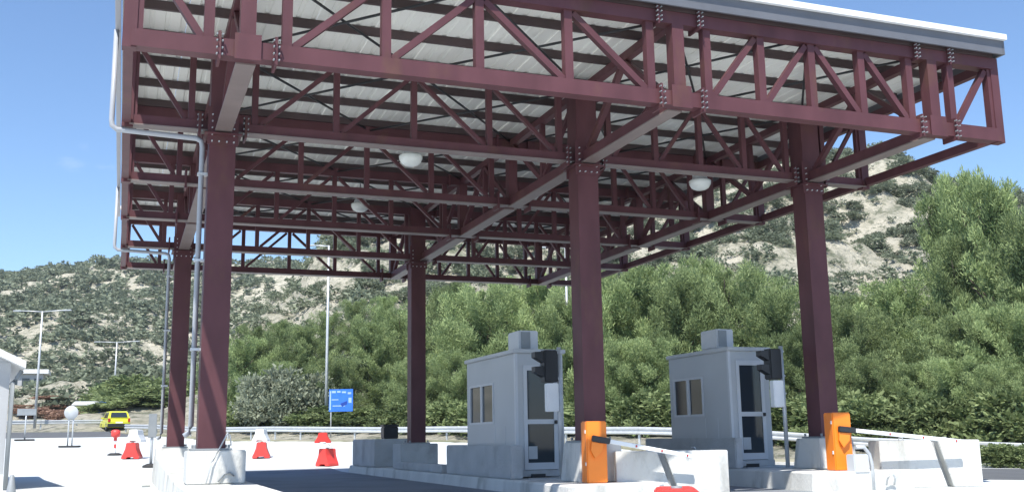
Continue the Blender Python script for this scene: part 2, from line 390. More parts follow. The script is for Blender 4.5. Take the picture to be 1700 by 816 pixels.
for ti, y in enumerate(YT):
    t = empty('truss', (0, y, 0)); t.parent = can
    bw = .21 if ti == 0 else .15
    bh = .23 if ti == 0 else .155
    beam('bottom_chord', (XL, 0, ZB), (XR, 0, ZB), bw, bh, S, t)
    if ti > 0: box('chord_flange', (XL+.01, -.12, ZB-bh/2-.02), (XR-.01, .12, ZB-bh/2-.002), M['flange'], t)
    beam('top_chord', (XL, 0, ZT), (XR, 0, ZT), .2 if ti == 0 else .15, .2, S, t)
    for i, x in enumerate(NODES):
        wv = .2 if i in (2, 8, 14) else (.13 if ti == 0 else .10)
        if ti in (1, 4) and i in (2, 8, 14): continue
        if ti > 1 and i in (3, 9): continue
        beam('vertical', (x, 0, ZB+bh/2), (x, 0, ZT-.1), wv, wv, S, t)
    for i, j, k in DIA:
        x0, x1 = NODES[i]+.09, NODES[j]-.09
        za, zb = (ZB+bh/2+.01, ZT-.13) if k == '/' else (ZT-.13, ZB+bh/2+.01)
        beam('diagonal', (x0, .0, za), (x1, .0, zb), .1 if ti == 0 else .075, .095 if ti == 0 else .07, S, t)
    # bolted end plates either side of each column line
    pl = []
    for xc in (A_, B_, C_):
        for s in (-1, 1):
            for z, hh in ((ZB, .19), (ZT, .15)):
                if z == ZT and xc == A_: continue
                x = xc+s*.36
                box('splice_plate', (x-.018, -.17, z-hh), (x+.018, .17, z+hh), S, t)
                for zz in (-.7, -.25, .25, .7) if ti < 2 else ():
                    pl += [(x+.035, -.185, z+zz*hh), (x-.035, -.185, z+zz*hh)]
    if pl: bolts('splice_bolts', [Vector(p) for p in pl], t, .011, m=M['grey'])
    # gusset block on the node where the beams meet
    for xc in (A_, B_, C_):
        if ti == 0:
            box('node_plate', (xc-.17, -.14, ZB-.15), (xc+.17, -.128, ZB+.2), S, t)
# longitudinal trusses
for xi, x in enumerate((A_, B_, C_)):
    t = empty('longitudinal_truss', (x, 0, 0)); t.parent = can
    for i in range(5):
        y0, y1 = YT[i]+.11, YT[i+1]-.11
        if i == 1: y0 += .1
        if i == 0: y1 -= .1
        if i == 3: y1 -= .1
        if i == 4: y0 += .1
        beam('bottom_chord', (0, y0, ZB-.01), (0, y1, ZB-.01), .17, .2, S, t)
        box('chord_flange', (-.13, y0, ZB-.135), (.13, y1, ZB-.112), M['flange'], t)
        beam('top_chord', (0, y0, ZT), (0, y1, ZT), .13, .14, S, t)
        ym = (y0+y1)/2
        if i not in (0,): beam('vertical', (0, ym, ZB+.12), (0, ym, ZT-.08), .1, .1, S, t)
        if i % 2 == 0:
            beam('diagonal', (0, y0+.1, ZB+.12), (0, ym-.07, ZT-.1), .085, .085, S, t); beam('diagonal', (0, ym+.07, ZT-.1), (0, y1-.1, ZB+.12), .1, .1, S, t)
        else:
            beam('diagonal', (0, y0+.1, ZT-.1), (0, ym-.07, ZB+.12), .085, .085, S, t); beam('diagonal', (0, ym+.07, ZB+.12), (0, y1-.1, ZT-.1), .1, .1, S, t)
for x, nm in ((XL-.03, 'end'), (XR+.02, 'end')):
    t = empty('edge_truss', (x, 0, 0)); t.parent = can
    for i in range(5):
        y0, y1 = YT[i]+.13, YT[i+1]-.13
        beam('edge_beam', (0, y0, ZB), (0, y1, ZB), .12, .16, S, t)
        beam('edge_beam', (0, y0, ZT), (0, y1, ZT), .12, .16, S, t)
for y in YT:      # sturdy end posts of each truss
    for x in (XL-.02, XR+.01):
        box('end_post', (x-.085, y-.085, ZB-.13), (x+.085, y+.085, ZT+.11), S, can)
# columns
def column(x, y, zb):
    c = empty('column', (x, y, 0)); c.parent = can
    box('shaft', (-.205, -.205, zb+.02), (.205, .205, ZT+.05), S, c)
    bev('base_plate', (-.3, -.3, zb), (.3, .3, zb+.03), M['grey'], .004, c)
    for s in (-1, 1):
        box('cap_plate', (-.24, s*.205-.012, ZB-.35), (.24, s*.205+.012, ZB+.28), S, c)
    box('cap_plate', (-.29, -.3, ZB-.19), (.29, .3, ZB-.168), S, c)
    bolts('cap_bolts', [Vector((xx, -.23, ZB-.3+zz*.11)) for xx in (-.17, .17) for zz in range(5)]+[Vector((xx, -.23, ZB-.3)) for xx in (-.06, .06)], c, .013, m=M['galv'])
    bolts('anchor_bolts', [Vector((a*.25, b_*.25, zb+.06)) for a in (-1, 1) for b_ in (-1, 1)], c, .022, 'z', M['grey'])
CB = {(A_, 0.): .88, (B_, 0.): .9, (C_, 0.): .9, (A_, YT[4]): .88, (B_, YT[4]): .88, (C_, YT[4]): .88}
for (x, y), zb in CB.items(): column(x-(.17 if (x, y) == (B_, YT[4]) else 0), y, zb)
# purlins, bracing rods and roof sheets
RY0, RY1, RX0, RX1 = -3.72, 14.62, -1.60, 12.86
y = RY0+.12; k = 0
while y < RY1:
    box('purlin', (RX0+.1, y-.03, ZT+.105), (RX1-.1, y+.03, ZT+.245), M['steel_dark'], can)
    box('purlin_lip', (RX0+.1, y-.03, ZT+.1), (RX1-.1, y+.05, ZT+.108), S, can) if False else None
    k += 1; y = RY0+.12+k*(RY1-RY0-.24)/15
    if k > 15: break
for i in range(5):
    for x0, x1 in ((A_, 3.22), (3.22, B_), (B_, 8.93), (8.93, C_)):
        tube('brace_rod', [(x0, YT[i], ZT+.06), (x1, YT[i+1], ZT+.06)], .022, M['dark'], can, 6)
        tube('brace_rod', [(x1, YT[i], ZT+.02), (x0, YT[i+1], ZT+.02)], .022, M['dark'], can, 6)
def roof_sheet_mesh(wd):
    P = []; n = 4; p = wd/n; h = .018
    for i in range(n): P += [(i*p, 0), (i*p+p*.62, 0), (i*p+p*.7, h), (i*p+p*.92, h)]
    P.append((wd, 0)); V = []; F = []
    for (x, z) in P:
        for yy in (RY0, RY1):
            for dz in (0, .012): V.append((x, yy, z+dz))
    for i in range(len(P)-1):
        a = 4*i; c = a+4
        F += [(a, a+2, c+2, c), (a+1, c+1, c+3, a+3), (a, c, c+1, a+1), (a+2, a+3, c+3, c+2)]
    F += [(0, 1, 3, 2), (len(V)-4, len(V)-2, len(V)-1, len(V)-3)]
    return mesh('roof_sheet', V, F, M['deck'])
NSH = 15; sw = (RX1-RX0-.01)/NSH; rm = roof_sheet_mesh(sw-.006)
for i in range(NSH):
    o = link('roof_sheet', rm, can); o.location = (RX0+i*sw, 0, ZT+.25)
zf = ZT+.13
box('fascia', (RX0, RY0-.05, zf), (RX1, RY0-.01, zf+.25), M['fascia'], can)
box('roof_trim', (RX0-.03, RY0-.12, zf+.253), (RX1+.05, RY0+.1, zf+.35), M['white'], can)
box('fascia', (RX0, RY1+.01, zf), (RX1, RY1+.05, zf+.25), M['fascia'], can)
box('roof_trim', (RX0-.03, RY1-.1, zf+.253), (RX1+.05, RY1+.09, zf+.33), M['white'], can)
box('fascia', (RX1+.005, RY0-.05, zf), (RX1+.045, RY1+.05, zf+.25), M['fascia'], can)
box('roof_trim', (RX1-.09, RY0+.103, zf+.253), (RX1+.08, RY1-.103, zf+.33), M['white'], can)
prism('gutter', [(RX0-.02, zf+.02), (RX0-.10, zf+.02), (RX0-.11, zf+.16), (RX0-.09, zf+.16), (RX0-.08, zf+.04), (RX0-.04, zf+.04), (RX0-.04, zf+.18), (RX0-.02, zf+.18)], 'y', RY0, RY1, M['pipe'], can)
# downpipes
for (yy, zz, xc) in ((-.02, 6.0, -.30), (YT[4]-.02, 6.0, -.34)):
    yy2 = yy-.0
    tube('downpipe', [(RX0-.08, yy, zf+.03), (RX0-.08, yy, zz+.0), (RX0-.07, yy, zz-.09), (RX0-.0, yy, zz-.15), (RX0+.6, yy, zz-.17), (xc-.1, yy, zz-.19), (xc-.02, yy, zz-.23), (xc, yy, zz-.33), (xc, yy, 1.25), (xc-.03, yy, 1.15), (xc-.1, yy, 1.1)], .042, M['pipe'], can, 10)
    for z in (5.2, 3.8, 2.4): box('pipe_clip', (xc-.06, yy-.06, z), (xc+.1, yy+.06, z+.04), M['galv'], can)

# hanging lamps
def lamp(px, py, y, label):
    c0 = at(px, py, 1)-EYEV; t = (y-CY)/c0.y; p = EYEV+c0*t
    e = empty('pendant_lamp', (p.x, p.y, p.z)); tag(e, label, 'lamp', 'bowl lamps hanging under the canopy')
    lathe('bowl', [(0, -.17), (.1, -.16), (.18, -.12), (.225, -.04), (.235, .03), (.22, .04), (0, .05)], M['bowl'], e)
    lathe('housing', [(.17, .05), (.15, .13), (.08, .2), (0, .2)], M['galv'], e)
    tube('rod', [(0, 0, .2), (0, 0, ZT+.12-p.z)], .015, M['grey'], e, 6)
lamp(682, 262, 2.1, 'white bowl lamp hanging left of the middle column')
lamp(1162, 303, 1.6, 'white bowl lamp hanging between the middle and right columns')
lamp(598, 341, 8.6, 'small far bowl lamp deep under the canopy')

# ------------------------------------------------------------------ islands
def island(name, label, x0, x1, y0, y1, ztop, slope=None):
    e = empty(name, (0, 0, 0)); tag(e, label, 'traffic island', 'raised concrete islands between the toll lanes')
    zt = lambda y: ztop if slope is None else ztop+slope*max(0, y-1)
    ys_ = [y0, y0+.3, 1.0, y1-.3, y1]
    bm = bmesh.new(); rows = []
    for j, y in enumerate(ys_):
        q = .25 if j in (0, len(ys_)-1) else 0
        rows.append([bm.verts.new((x, y, z)) for x, z in ((x0+q, -.05), (x0+q+.03, zt(y)-.03), (x0+q+.06, zt(y)), (x1-q-.06, zt(y)), (x1-q-.03, zt(y)-.03), (x1-q, -.05))])
    for a, c in zip(rows, rows[1:]):
        for k in range(6): bm.faces.new((a[k], a[(k+1) % 6], c[(k+1) % 6], c[k]))
    bm.faces.new(rows[0][::-1]); bm.faces.new(rows[-1]); bmesh.ops.recalc_face_normals(bm, faces=bm.faces[:])
    me = bpy.data.meshes.new('kerb_block'); bm.to_mesh(me); bm.free(); me.materials.append(M['conc'])
    link('kerb_block', me, e)
    return e
i1 = island('traffic_island', 'left concrete island, its left wall rising towards the back', -.48, .68, -5.5, 12.6, .38, .03)
bev('pedestal', (-.36, -.36, .385), (.5, .46, .878), M['conc'], .015, i1)
bev('pedestal', (-.46, YT[4]-.4, .5), (.42, YT[4]+.4, .878), M['conc'], .015, i1)
tube('conduit', [(-.08, -.42, .39), (.0, -.4, .7), (.1, -.39, .9), (.22, -.34, 1.14), (.26, -.3, 1.1), (.28, -.28, .95)], .012, M['galv'], i1, 6)
tube('conduit', [(.1, -.39, .42), (.18, -.38, .53), (.27, -.38, .55), (.33, -.38, .5)], .014, M['grey'], i1, 6)
i2 = island('traffic_island', 'middle concrete island carrying the nearer grey toll booth', 5.45, 7.25, -1.45, 16.2, .23)
bev('pedestal', (6.02, -.42, .235), (6.9, .42, .898), M['conc'], .015, i2, taper=.06)
bev('pedestal', (5.72, YT[4]-.45, .235), (6.75, YT[4]+.45, .878), M['conc_grey'], .015, i2)
bev('end_block', (5.46, 12.4, .235), (6.7, 15.4, 1.02), M['conc_grey'], .02, i2)
bev('guard_wall', (5.50, 1.55, .235), (5.76, 5.6, .86), M['conc_grey'], .02, i2)
bev('guard_wall', (5.5, 5.95, .235), (5.76, 10.3, .42), M['conc_grey'], .02, i2)
i3 = island('traffic_island', 'right concrete island carrying the farther grey toll booth', 9.95, 12.15, -1.75, 15.4, .33)
bev('pedestal', (10.93, -.42, .335), (11.82, .42, .898), M['conc'], .015, i3, taper=.06)
bev('pedestal', (10.9, YT[4]-.45, .335), (11.85, YT[4]+.45, .878), M['conc_grey'], .015, i3)
bev('guard_wall', (9.99, .95, .335), (10.16, 4.7, .93), M['conc_grey'], .02, i3)
tube('lifting_hook', [(11.25, -1.8, .08), (11.25, -1.84, .2), (11.3, -1.86, .26), (11.37, -1.86, .26), (11.42, -1.84, .2), (11.42, -1.8, .08)], .018, M['galv'], i3, 6)

# ------------------------------------------------------------------ toll booths
def booth(x0, x1, y0, y1, zb, zt, label, acx):
    e = empty('toll_booth', (x0, y0, zb)); tag(e, label, 'toll booth', 'grey toll booths on the islands')
    W_, D, Hh = x1-x0, y1-y0, zt-zb; m = M['booth']; tl = M['booth_light']
    bev('base', (-.02, -.02, 0), (W_+.02, D+.02, .12), M['conc_grey'], .01, e)
    th = .05
    # side wall towards the lane, with a two-pane sliding window
    wy0, wy1, wz0, wz1 = D*.42, D*.93, 1.02, 1.85
    for (a, c, z0, z1) in ((0, wy0, .12, Hh-.08), (wy1, D, .12, Hh-.08), (wy0, wy1, .12, wz0), (wy0, wy1, wz1, Hh-.08)):
        box('side_panel', (0, a, z0), (th, c, z1), m, e)
    wf = empty('window', (0, 0, 0)); wf.parent = e
    for a, c, z0, z1 in ((wy0, wy1, wz0, wz0+.045), (wy0, wy1, wz1-.045, wz1), (wy0, wy0+.05, wz0+.045, wz1-.045), (wy1-.05, wy1, wz0+.045, wz1-.045), ((wy0+wy1)/2-.05, (wy0+wy1)/2+.05, wz0+.045, wz1-.045)):
        box('window_frame', (-.015, a, z0), (th-.005, c, z1), tl, wf)
    ym = (wy0+wy1)/2
    box('pane', (.015, wy0+.05, wz0+.045), (.022, ym-.05, wz1-.045), M['glass'], wf); box('pane', (.015, ym+.05, wz0+.045), (.022, wy1-.05, wz1-.045), M['glass'], wf)
    box('side_panel', (W_-th, th, .12), (W_, D-th, Hh-.08), m, e)
    box('back_panel', (th, D-th, .12), (W_, D, Hh-.08), m, e)
    # front wall around the door
    dx0, dx1, dz = .16, W_-.14, 2.12
    box('front_panel', (th, 0, .12), (dx0, th, Hh-.08), m, e); box('front_panel', (dx1, 0, .12), (W_, th, Hh-.08), m, e); box('front_panel', (dx0, 0, dz), (dx1, th, Hh-.08), m, e)
    box('corner_trim', (-.012, -.012, .121), (.045, .0, Hh-.08), tl, e); box('corner_trim', (-.012, .0, .121), (-.002, .05, Hh-.08), tl, e)
    d = empty('door', (dx0, -.02, .13)); d.parent = e; dw = dx1-dx0; dh = dz-.13
    box('door_frame', (0, 0, 0), (.075, .05, dh), tl, d); box('door_frame', (dw-.075, 0, 0), (dw, .05, dh), tl, d)
    for z0, z1 in ((0, .13), (.86, .95), (dh-.1, dh)): box('door_rail', (.075, .004, z0), (dw-.075, .046, z1), tl, d)
    box('pane', (.075, .02, .13), (dw-.075, .028, .86), M['glass'], d); box('pane', (.075, .02, .95), (dw-.075, .028, dh-.1), M['glass'], d)
    bev('door_handle', (dw-.07, -.05, .86), (dw-.02, 0, .93), M['dark'], .008, d)
    for q in (D*.2, D*.4): box('seam_strip', (-.006, q, .13), (-.001, q+.02, wz0-.05), tl, e)
    box('notice_sheet', (.09, .012, .2), (.27, .018, .44), M['plate'], d)
    bev('roof', (-.05, -.06, Hh-.08), (W_+.05, D+.05, Hh), m, .012, e)
    box('vent', (dx0+.12, -.03, -.1), (dx0+.42, -.005, .05), M['dark'], e)
    bev('step', (dx0-.1, -.42, -.12), (W_, -.03, -.02), M['conc_grey'], .01, e)
    u = bev('air_conditioner', (acx, .75, Hh+.04), (acx+.42, 1.4, Hh+.45), M['booth_light'], .02, e)
    box('grille', (acx+.04, .735, Hh+.08), (acx+.24, .748, Hh+.42), M['grey'], e)
    for q in (acx+.05, acx+.32): box('bracket', (q, .8, Hh), (q+.05, 1.4, Hh+.04), M['grey'], e)
    return e
booth(5.80, 6.80, 2.0, 5.0, .26, 2.69, 'grey toll booth left of the middle red column', .38)
booth(10.22, 11.17, 1.4, 3.85, .36, 2.75, 'grey toll booth between the middle and right red columns', .22)

# lane signals
def signal(x, y, zb, zt, hx, label):
    e = empty('lane_signal', (x, y, zb)); tag(e, label, 'traffic light', 'lane signals beside the booths')
    h = zt-zb
    tube('pole', [(0, 0, 0), (0, 0, h)], .04, M['galv'], e, 12)
    bev('base_plate', (-.1, -.1, 0), (.1, .1, .02), M['galv'], .004, e)
    hd = bev('signal_head', (-.34, -.12, h-.66), (-.07, .12, h-.06), M['dark'], .02, e)
    for z in (h-.2, h-.47):
        prism('visor', [(-.335, z-.10), (-.335, z+.11), (-.52, z+.10), (-.52, z+.0)], 'y', -.09, .09, M['dark'], hd)
    bev('control_box', (-.30, -.13, h-1.2), (-.07, .02, h-.68), M['white'], .012, e)
    for z in (h-.12, h-.6, h-.95): box('clamp', (-.08, -.03, z), (.05, .05, z+.035), M['galv'], e)
signal(6.36, 1.15, .23, 2.66, -1, 'lane signal with black head in front of the left booth door')
signal(10.90, .55, .33, 2.70, -1, 'lane signal with black head right of the right booth door')

# boom barriers
def boom(x, y, zb, h, drop, length, ang, label):
    e = empty('boom_barrier', (x, y, zb), R(-8)); tag(e, label, 'boom barrier', 'orange boom barrier cabinets at the lane exits')
    c = bev('cabinet', (-.19, -.16, 0), (.17, .16, h), M['orange'], .018, e)
    box('door_seam', (-.193, -.10, .06), (-.1905, .12, h-.12), M['grey'], c) if False else None
    for z in (h*.8, h*.28): bev('hinge', (-.2, -.13, z), (-.188, -.09, z+.06), M['white'], .003, c)
    lathe('lock', [(0, 0), (.022, 0), (.022, .012), (0, .012)], M['dark'], c, 10, (-.02, -.16, h*.46)).rotation_euler.x = R(90)
    zp = h-.30
    arm = empty('arm', (.0, -.21, zp)); arm.parent = e; arm.rotation_euler = (0, R(ang), R(drop))
    bev('arm_clamp', (-.11, -.05, -.05), (.2, .035, .05), M['dark'], .012, arm)
    prism('arm_guard', [(-.1, -.06), (.1, -.06), (.1, -.18), (.0, -.32), (-.09, -.2)], 'y', -.02, .03, M['orange'], arm)
    bev('boom_arm', (.2, -.03, -.035), (length, .03, .035), M['white'], .008, arm)
    n = 3
    for k in range(n):
        xx = .2+(length-.2)*(k+1)/(n+.25)
        bev('reflector', (xx, -.040, -.018), (xx+.028, -.031, .018), M['tail'], .003, arm)
    return e
boom(6.22, -.62, .23, 1.02, -9, 1.62, 11, 'orange boom barrier box in front of the middle red column')
boom(10.82, -1.15, .33, 1.02, -8, 2.2, 6.5, 'orange boom barrier box in front of the right red column')

# concrete lane-closing blocks, each split by an added slanted gap standing for a shadow stripe
def block(pl, pr, d, ztop, label, s):
    p0 = at(*pl, d); p1 = at(*pr, d); wd = (p1-p0).xy.length; ang = math.atan2(p1.y-p0.y, p1.x-p0.x)
    e = empty('concrete_barrier', (p0.x, p0.y, 0), ang); tag(e, label, 'concrete barrier', 'pale concrete blocks beside the boom barriers')
    a, c = s*wd, (s+.13)*wd; g = .12
    prism('slab', [(0, 0), (c-g/2, 0), (a-g/2, ztop), (0, ztop)], 'y', 0, .6, M['conc'], e, .012)
    prism('slab', [(c+g/2, 0), (wd, 0), (wd, ztop), (a+g/2, ztop)], 'y', 0, .6, M['conc'], e, .012)
    prism('shadow_stripe_core', [(c-g/2-.04, .0), (c+g/2+.04, .0), (a+g/2+.03, ztop-.03), (a-g/2-.03, ztop-.03)], 'y', .2, .56, M['conc_grey'], e)
    for q in (.28, .72): tube('lifting_eye', [(wd*q-.05, .3, ztop-.01), (wd*q-.03, .3, ztop+.05), (wd*q+.03, .3, ztop+.05), (wd*q+.05, .3, ztop-.01)], .009, M['galv'], e, 6)
block((1022, 748), (1208, 747), 17.5, .737, 'concrete block with added slanted gap as shadow stripe right of the nearer orange box', .40)
block((1459, 730), (1626, 731), 18.7, .833, 'concrete block with added slanted gap as shadow stripe right of the farther orange box', .55)
e = empty('pipe_bracket', tuple(at(1448, 800, 17.9).xy)+(0,)); tag(e, 'bent pale pipe standing left of the farther concrete block', 'pipe')
tube('pipe', [(.02, 0, 0), (.02, 0, .45), (-.02, 0, .62), (-.12, 0, .74), (-.3, 0, .74)], .035, M['galv'], e, 8)
bev('junction_box', (-.36, -.02, .3), (-.04, .2, .62), M['booth_light'], .015, e)

# ------------------------------------------------------------------ plastic barriers, cones, signs
def jersey(name, w_, h, ln, m, base, rz, label, cat, group, z0=0):
    pr = [(-.5, 0), (-.5, .14), (-.42, .3), (-.3, .62), (-.26, .96), (-.2, 1), (.2, 1), (.26, .96), (.3, .62), (.42, .3), (.5, .14), (.5, 0), (.22, 0), (.18, .1), (-.18, .1), (-.22, 0)]
    e = empty(name, (base[0], base[1], base[2]+z0), rz); tag(e, label, cat, group)
    o = prism('body', [(a*w_, c*h) for a, c in pr], 'y', -ln/2, ln/2, m, e, .012)
    lathe('filler_cap', [(0, h+.02), (.05, h+.02), (.06, h-.005), (0, h-.005)], M['grey'], e, 12)
    return e
def on(px, py, d): p = at(px, py, d); return (p.x, p.y, ground(p.x, p.y)+.005)
G1 = 'red and white plastic barriers stacked on the plaza'
for px, py, d, lab in ((219, 762, 42, 'left of the left columns'), (434, 758, 42, 'right of the left front column')):
    p = on(px, py, d)
    jersey('plastic_barrier', .68, .64, 1.0, M['red'], p, R(-10), 'lower red plastic barrier '+lab, 'plastic barrier', G1)
    p = (p[0]-.02+(.14 if px == 219 else 0), p[1]+.1, p[2])
    jersey('plastic_barrier', .60, .5, .9, M['white'], p, R(-16), 'upper white plastic barrier '+lab, 'plastic barrier', G1, .665)
p = on(543, 771, 36)
jersey('plastic_barrier', .60, .6, .55, M['red'], p, R(-50), 'lowest red plastic barrier at the edge of the canopy shadow', 'plastic barrier', G1)
jersey('plastic_barrier', .56, .13, .5, M['white'], (p[0]-.1, p[1], p[2]), R(-14), 'thin white plastic barrier piece between two red ones', 'plastic barrier', G1, .63)
jersey('plastic_barrier', .56, .36, .5, M['red'], (p[0]-.16, p[1], p[2]), R(-14), 'topmost red plastic barrier at the edge of the canopy shadow', 'plastic barrier', G1, .79)
p = at(1150, 817, 9.6); jersey('plastic_barrier', .78, p.z+.03, .9, M['red'], (p.x, p.y+.3, 0), R(-27), 'red plastic barrier cut by the bottom edge of the photo', 'plastic barrier', G1)
def cone(loc, h, m, label, sq=True, band=None):
    e = empty('traffic_cone', loc); tag(e, label, 'traffic cone')
    bev('base', (-.19*h/.7, -.19*h/.7, 0), (.19*h/.7, .19*h/.7, .035), M['rubber'], .01, e)
    lathe('body', [(.14*h/.7, .035), (.035, h*.97), (.02, h), (0, h)], m, e, 18)
    if band:
        for a, c in ((.42, .6), (.72, .85)):
            f = lambda t: .14*h/.7+(.035-.14*h/.7)*t+.003
            lathe('band', [(f(a), h*a), (f(c), h*c)], band, e, 18)
cone(on(596, 773, 33), .74, M['dark'], 'dark traffic cone at the shadow edge beside the middle island', band=M['grey'])
cone((-2.95, 2.5, .005), .52, M['grey'], 'plain grey cone at the bottom left corner beside the building')
e = empty('delineator_post', on(190, 757, 45)); tag(e, 'red and white delineator post left of the red barrier', 'delineator')
lathe('base', [(.3, 0), (.3, .04), (.18, .1), (0, .1)], M['rubber'], e, 14)
for k, (a, c, mm, r) in enumerate(((.1, .3, 'white', .05), (.3, .48, 'red', .05), (.48, .62, 'white', .05), (.62, .76, 'red', .07))): lathe('band', [(r, a), (r, c-.002)], M[mm], e, 12)
lathe('head', [(.08, .76), (.19, .82), (.19, 1.05), (.1, 1.1), (0, 1.1)], M['red'], e, 14)
def roundsign(px, py, d, h, r, label, m):
    e = empty('road_sign', on(px, py, d), R(-12)); tag(e, label, 'road sign')
    for s in (-.11, .11): tube('post', [(s, 0, .05), (s, 0, h-.1)], .035, M['galv'], e, 8)
    bev('base', (-.5, -.3, 0), (.5, .3, .09), M['rubber'], .02, e)
    o = lathe('plate', [(0, 0), (r, 0), (r+.01, .015), (r, .03), (0, .03)], m, e, 28, (0, -.05, h-r)); o.rotation_euler.x = R(90)
    box('clamp', (-.15, -.045, h-r-.05), (.15, -.02, h-r+.05), M['galv'], e)
roundsign(115, 747, 54, 2.15, .35, 'round pale sign plate on twin posts in the sunny plaza', M['plate'])
e = empty('road_sign', on(40, 739, 62)); tag(e, 'low grey sign frame on a base beside the left building', 'road sign')
tube('post', [(0, 0, .05), (0, 0, 1.9)], .045, M['galv'], e, 8); bev('base', (-.55, -.3, 0), (.55, .3, .09), M['rubber'], .02, e); bev('plate', (-.5, -.06, 1.5), (.55, -.02, 1.9), M['grey'], .01, e)
e = empty('road_sign', on(250, 776, 36)); tag(e, 'narrow post with dark upper half left of the island', 'road sign')
tube('post', [(0, 0, .05), (0, 0, 1.75)], .05, M['galv'], e, 8); lathe('base', [(.28, 0), (.28, .06), (.12, .13), (0, .13)], M['rubber'], e, 14); bev('plate', (-.14, -.09, 1.02), (.14, -.05, 1.85), M['grey'], .01, e)
# blue sign
p = at(547, 712, 60); e = empty('blue_sign', (p.x, p.y, ground(p.x, p.y)), R(-24)); tag(e, 'blue road sign with pale markings in front of the pines', 'road sign')
zt = at(547, 645, 60).z-p.z+(p.z-ground(p.x, p.y)); zb_ = zt-1.3
for s in (.06, 1.2): tube('post', [(s, .06, 0), (s, .06, zt-.05 if s > .1 else zt-.1)], .04, M['galv'], e, 8) if s < .1 else None
bev('plate', (-.06, 0, zb_), (1.36, .03, zt), M['blue'], .01, e)
k = 0
for (x0, x1, z0, z1) in ((.1, .34, 1.08, 1.2), (.42, .62, 1.1, 1.2), (.7, .95, 1.07, 1.17), (1.05, 1.25, 1.0, 1.12), (.1, .5, .66, .72), (.16, .9, .3, .36), (1.1, 1.28, .5, .8), (-.02, .06, .1, 1.2)):
    box('marking', (x0, -.006, zb_+z0), (x1, -.002, zb_+z1), M['signpale'], e)
prism('marking', [(.72, zb_+.28), (1.02, zb_+.42), (1.02, zb_+.62), (.62, zb_+.46)], 'y', -.008, -.003, mat('deep_blue', (.01, .05, .3), .4), e)
# dark crate on end block
e = empty('dark_crate', (5.95, 12.7, 1.022)); tag(e, 'black crate standing on the rear end of the middle island', 'crate')
bev('body', (-.2, -.2, 0), (.22, .2, .34), M['dark'], .02, e); bev('lid', (-.22, -.22, .345), (.24, .22, .40), M['dark'], .01, e)
# stone by the island
o = bev('concrete_offcut', (-.14, -.12, 0), (.14, .12, .2), M['conc'], .04, None, .03, loc=on(242, 806, 24)); tag(o, 'small pale concrete offcut lying left of the left island', 'concrete lump')

# ------------------------------------------------------------------ left building
e = empty('roadside_building', (-3.66, 10.0, 0), R(8)); tag(e, 'grey rendered building with pale eave at the left edge', 'building')
box('wall', (-5.2, 0, 0), (-.12, .2, 2.9), M['wall_grey'], e); box('wall', (-.32, .2, 0), (-.12, 7, 2.9), M['wall_grey'], e); box('wall', (-5.2, 6.8, 0), (-.32, 7, 2.9), M['wall_grey'], e); box('wall', (-5.4, 0, 0), (-5.2, 7, 2.9), M['wall_grey'], e)
prism('gable', [(-5.2, 2.902), (-.12, 2.902), (-2.66, 4.1)], 'y', .02, .18, M['wall_grey'], e)
prism('roof', [(.18, 2.76), (.18, 2.92), (-2.66, 4.28), (-5.5, 2.92), (-5.5, 2.76), (-2.66, 4.13)], 'y', -.35, 7.3, M['white'], e)
tube('downpipe', [(.12, -.06, 2.72), (.02, -.06, 2.55), (-.06, -.06, 2.45), (-.06, -.06, .02)], .05, M['grey'], e, 8)
box('plinth', (-5.2, -.03, 0), (-.1, -.002, .35), M['white'], e)

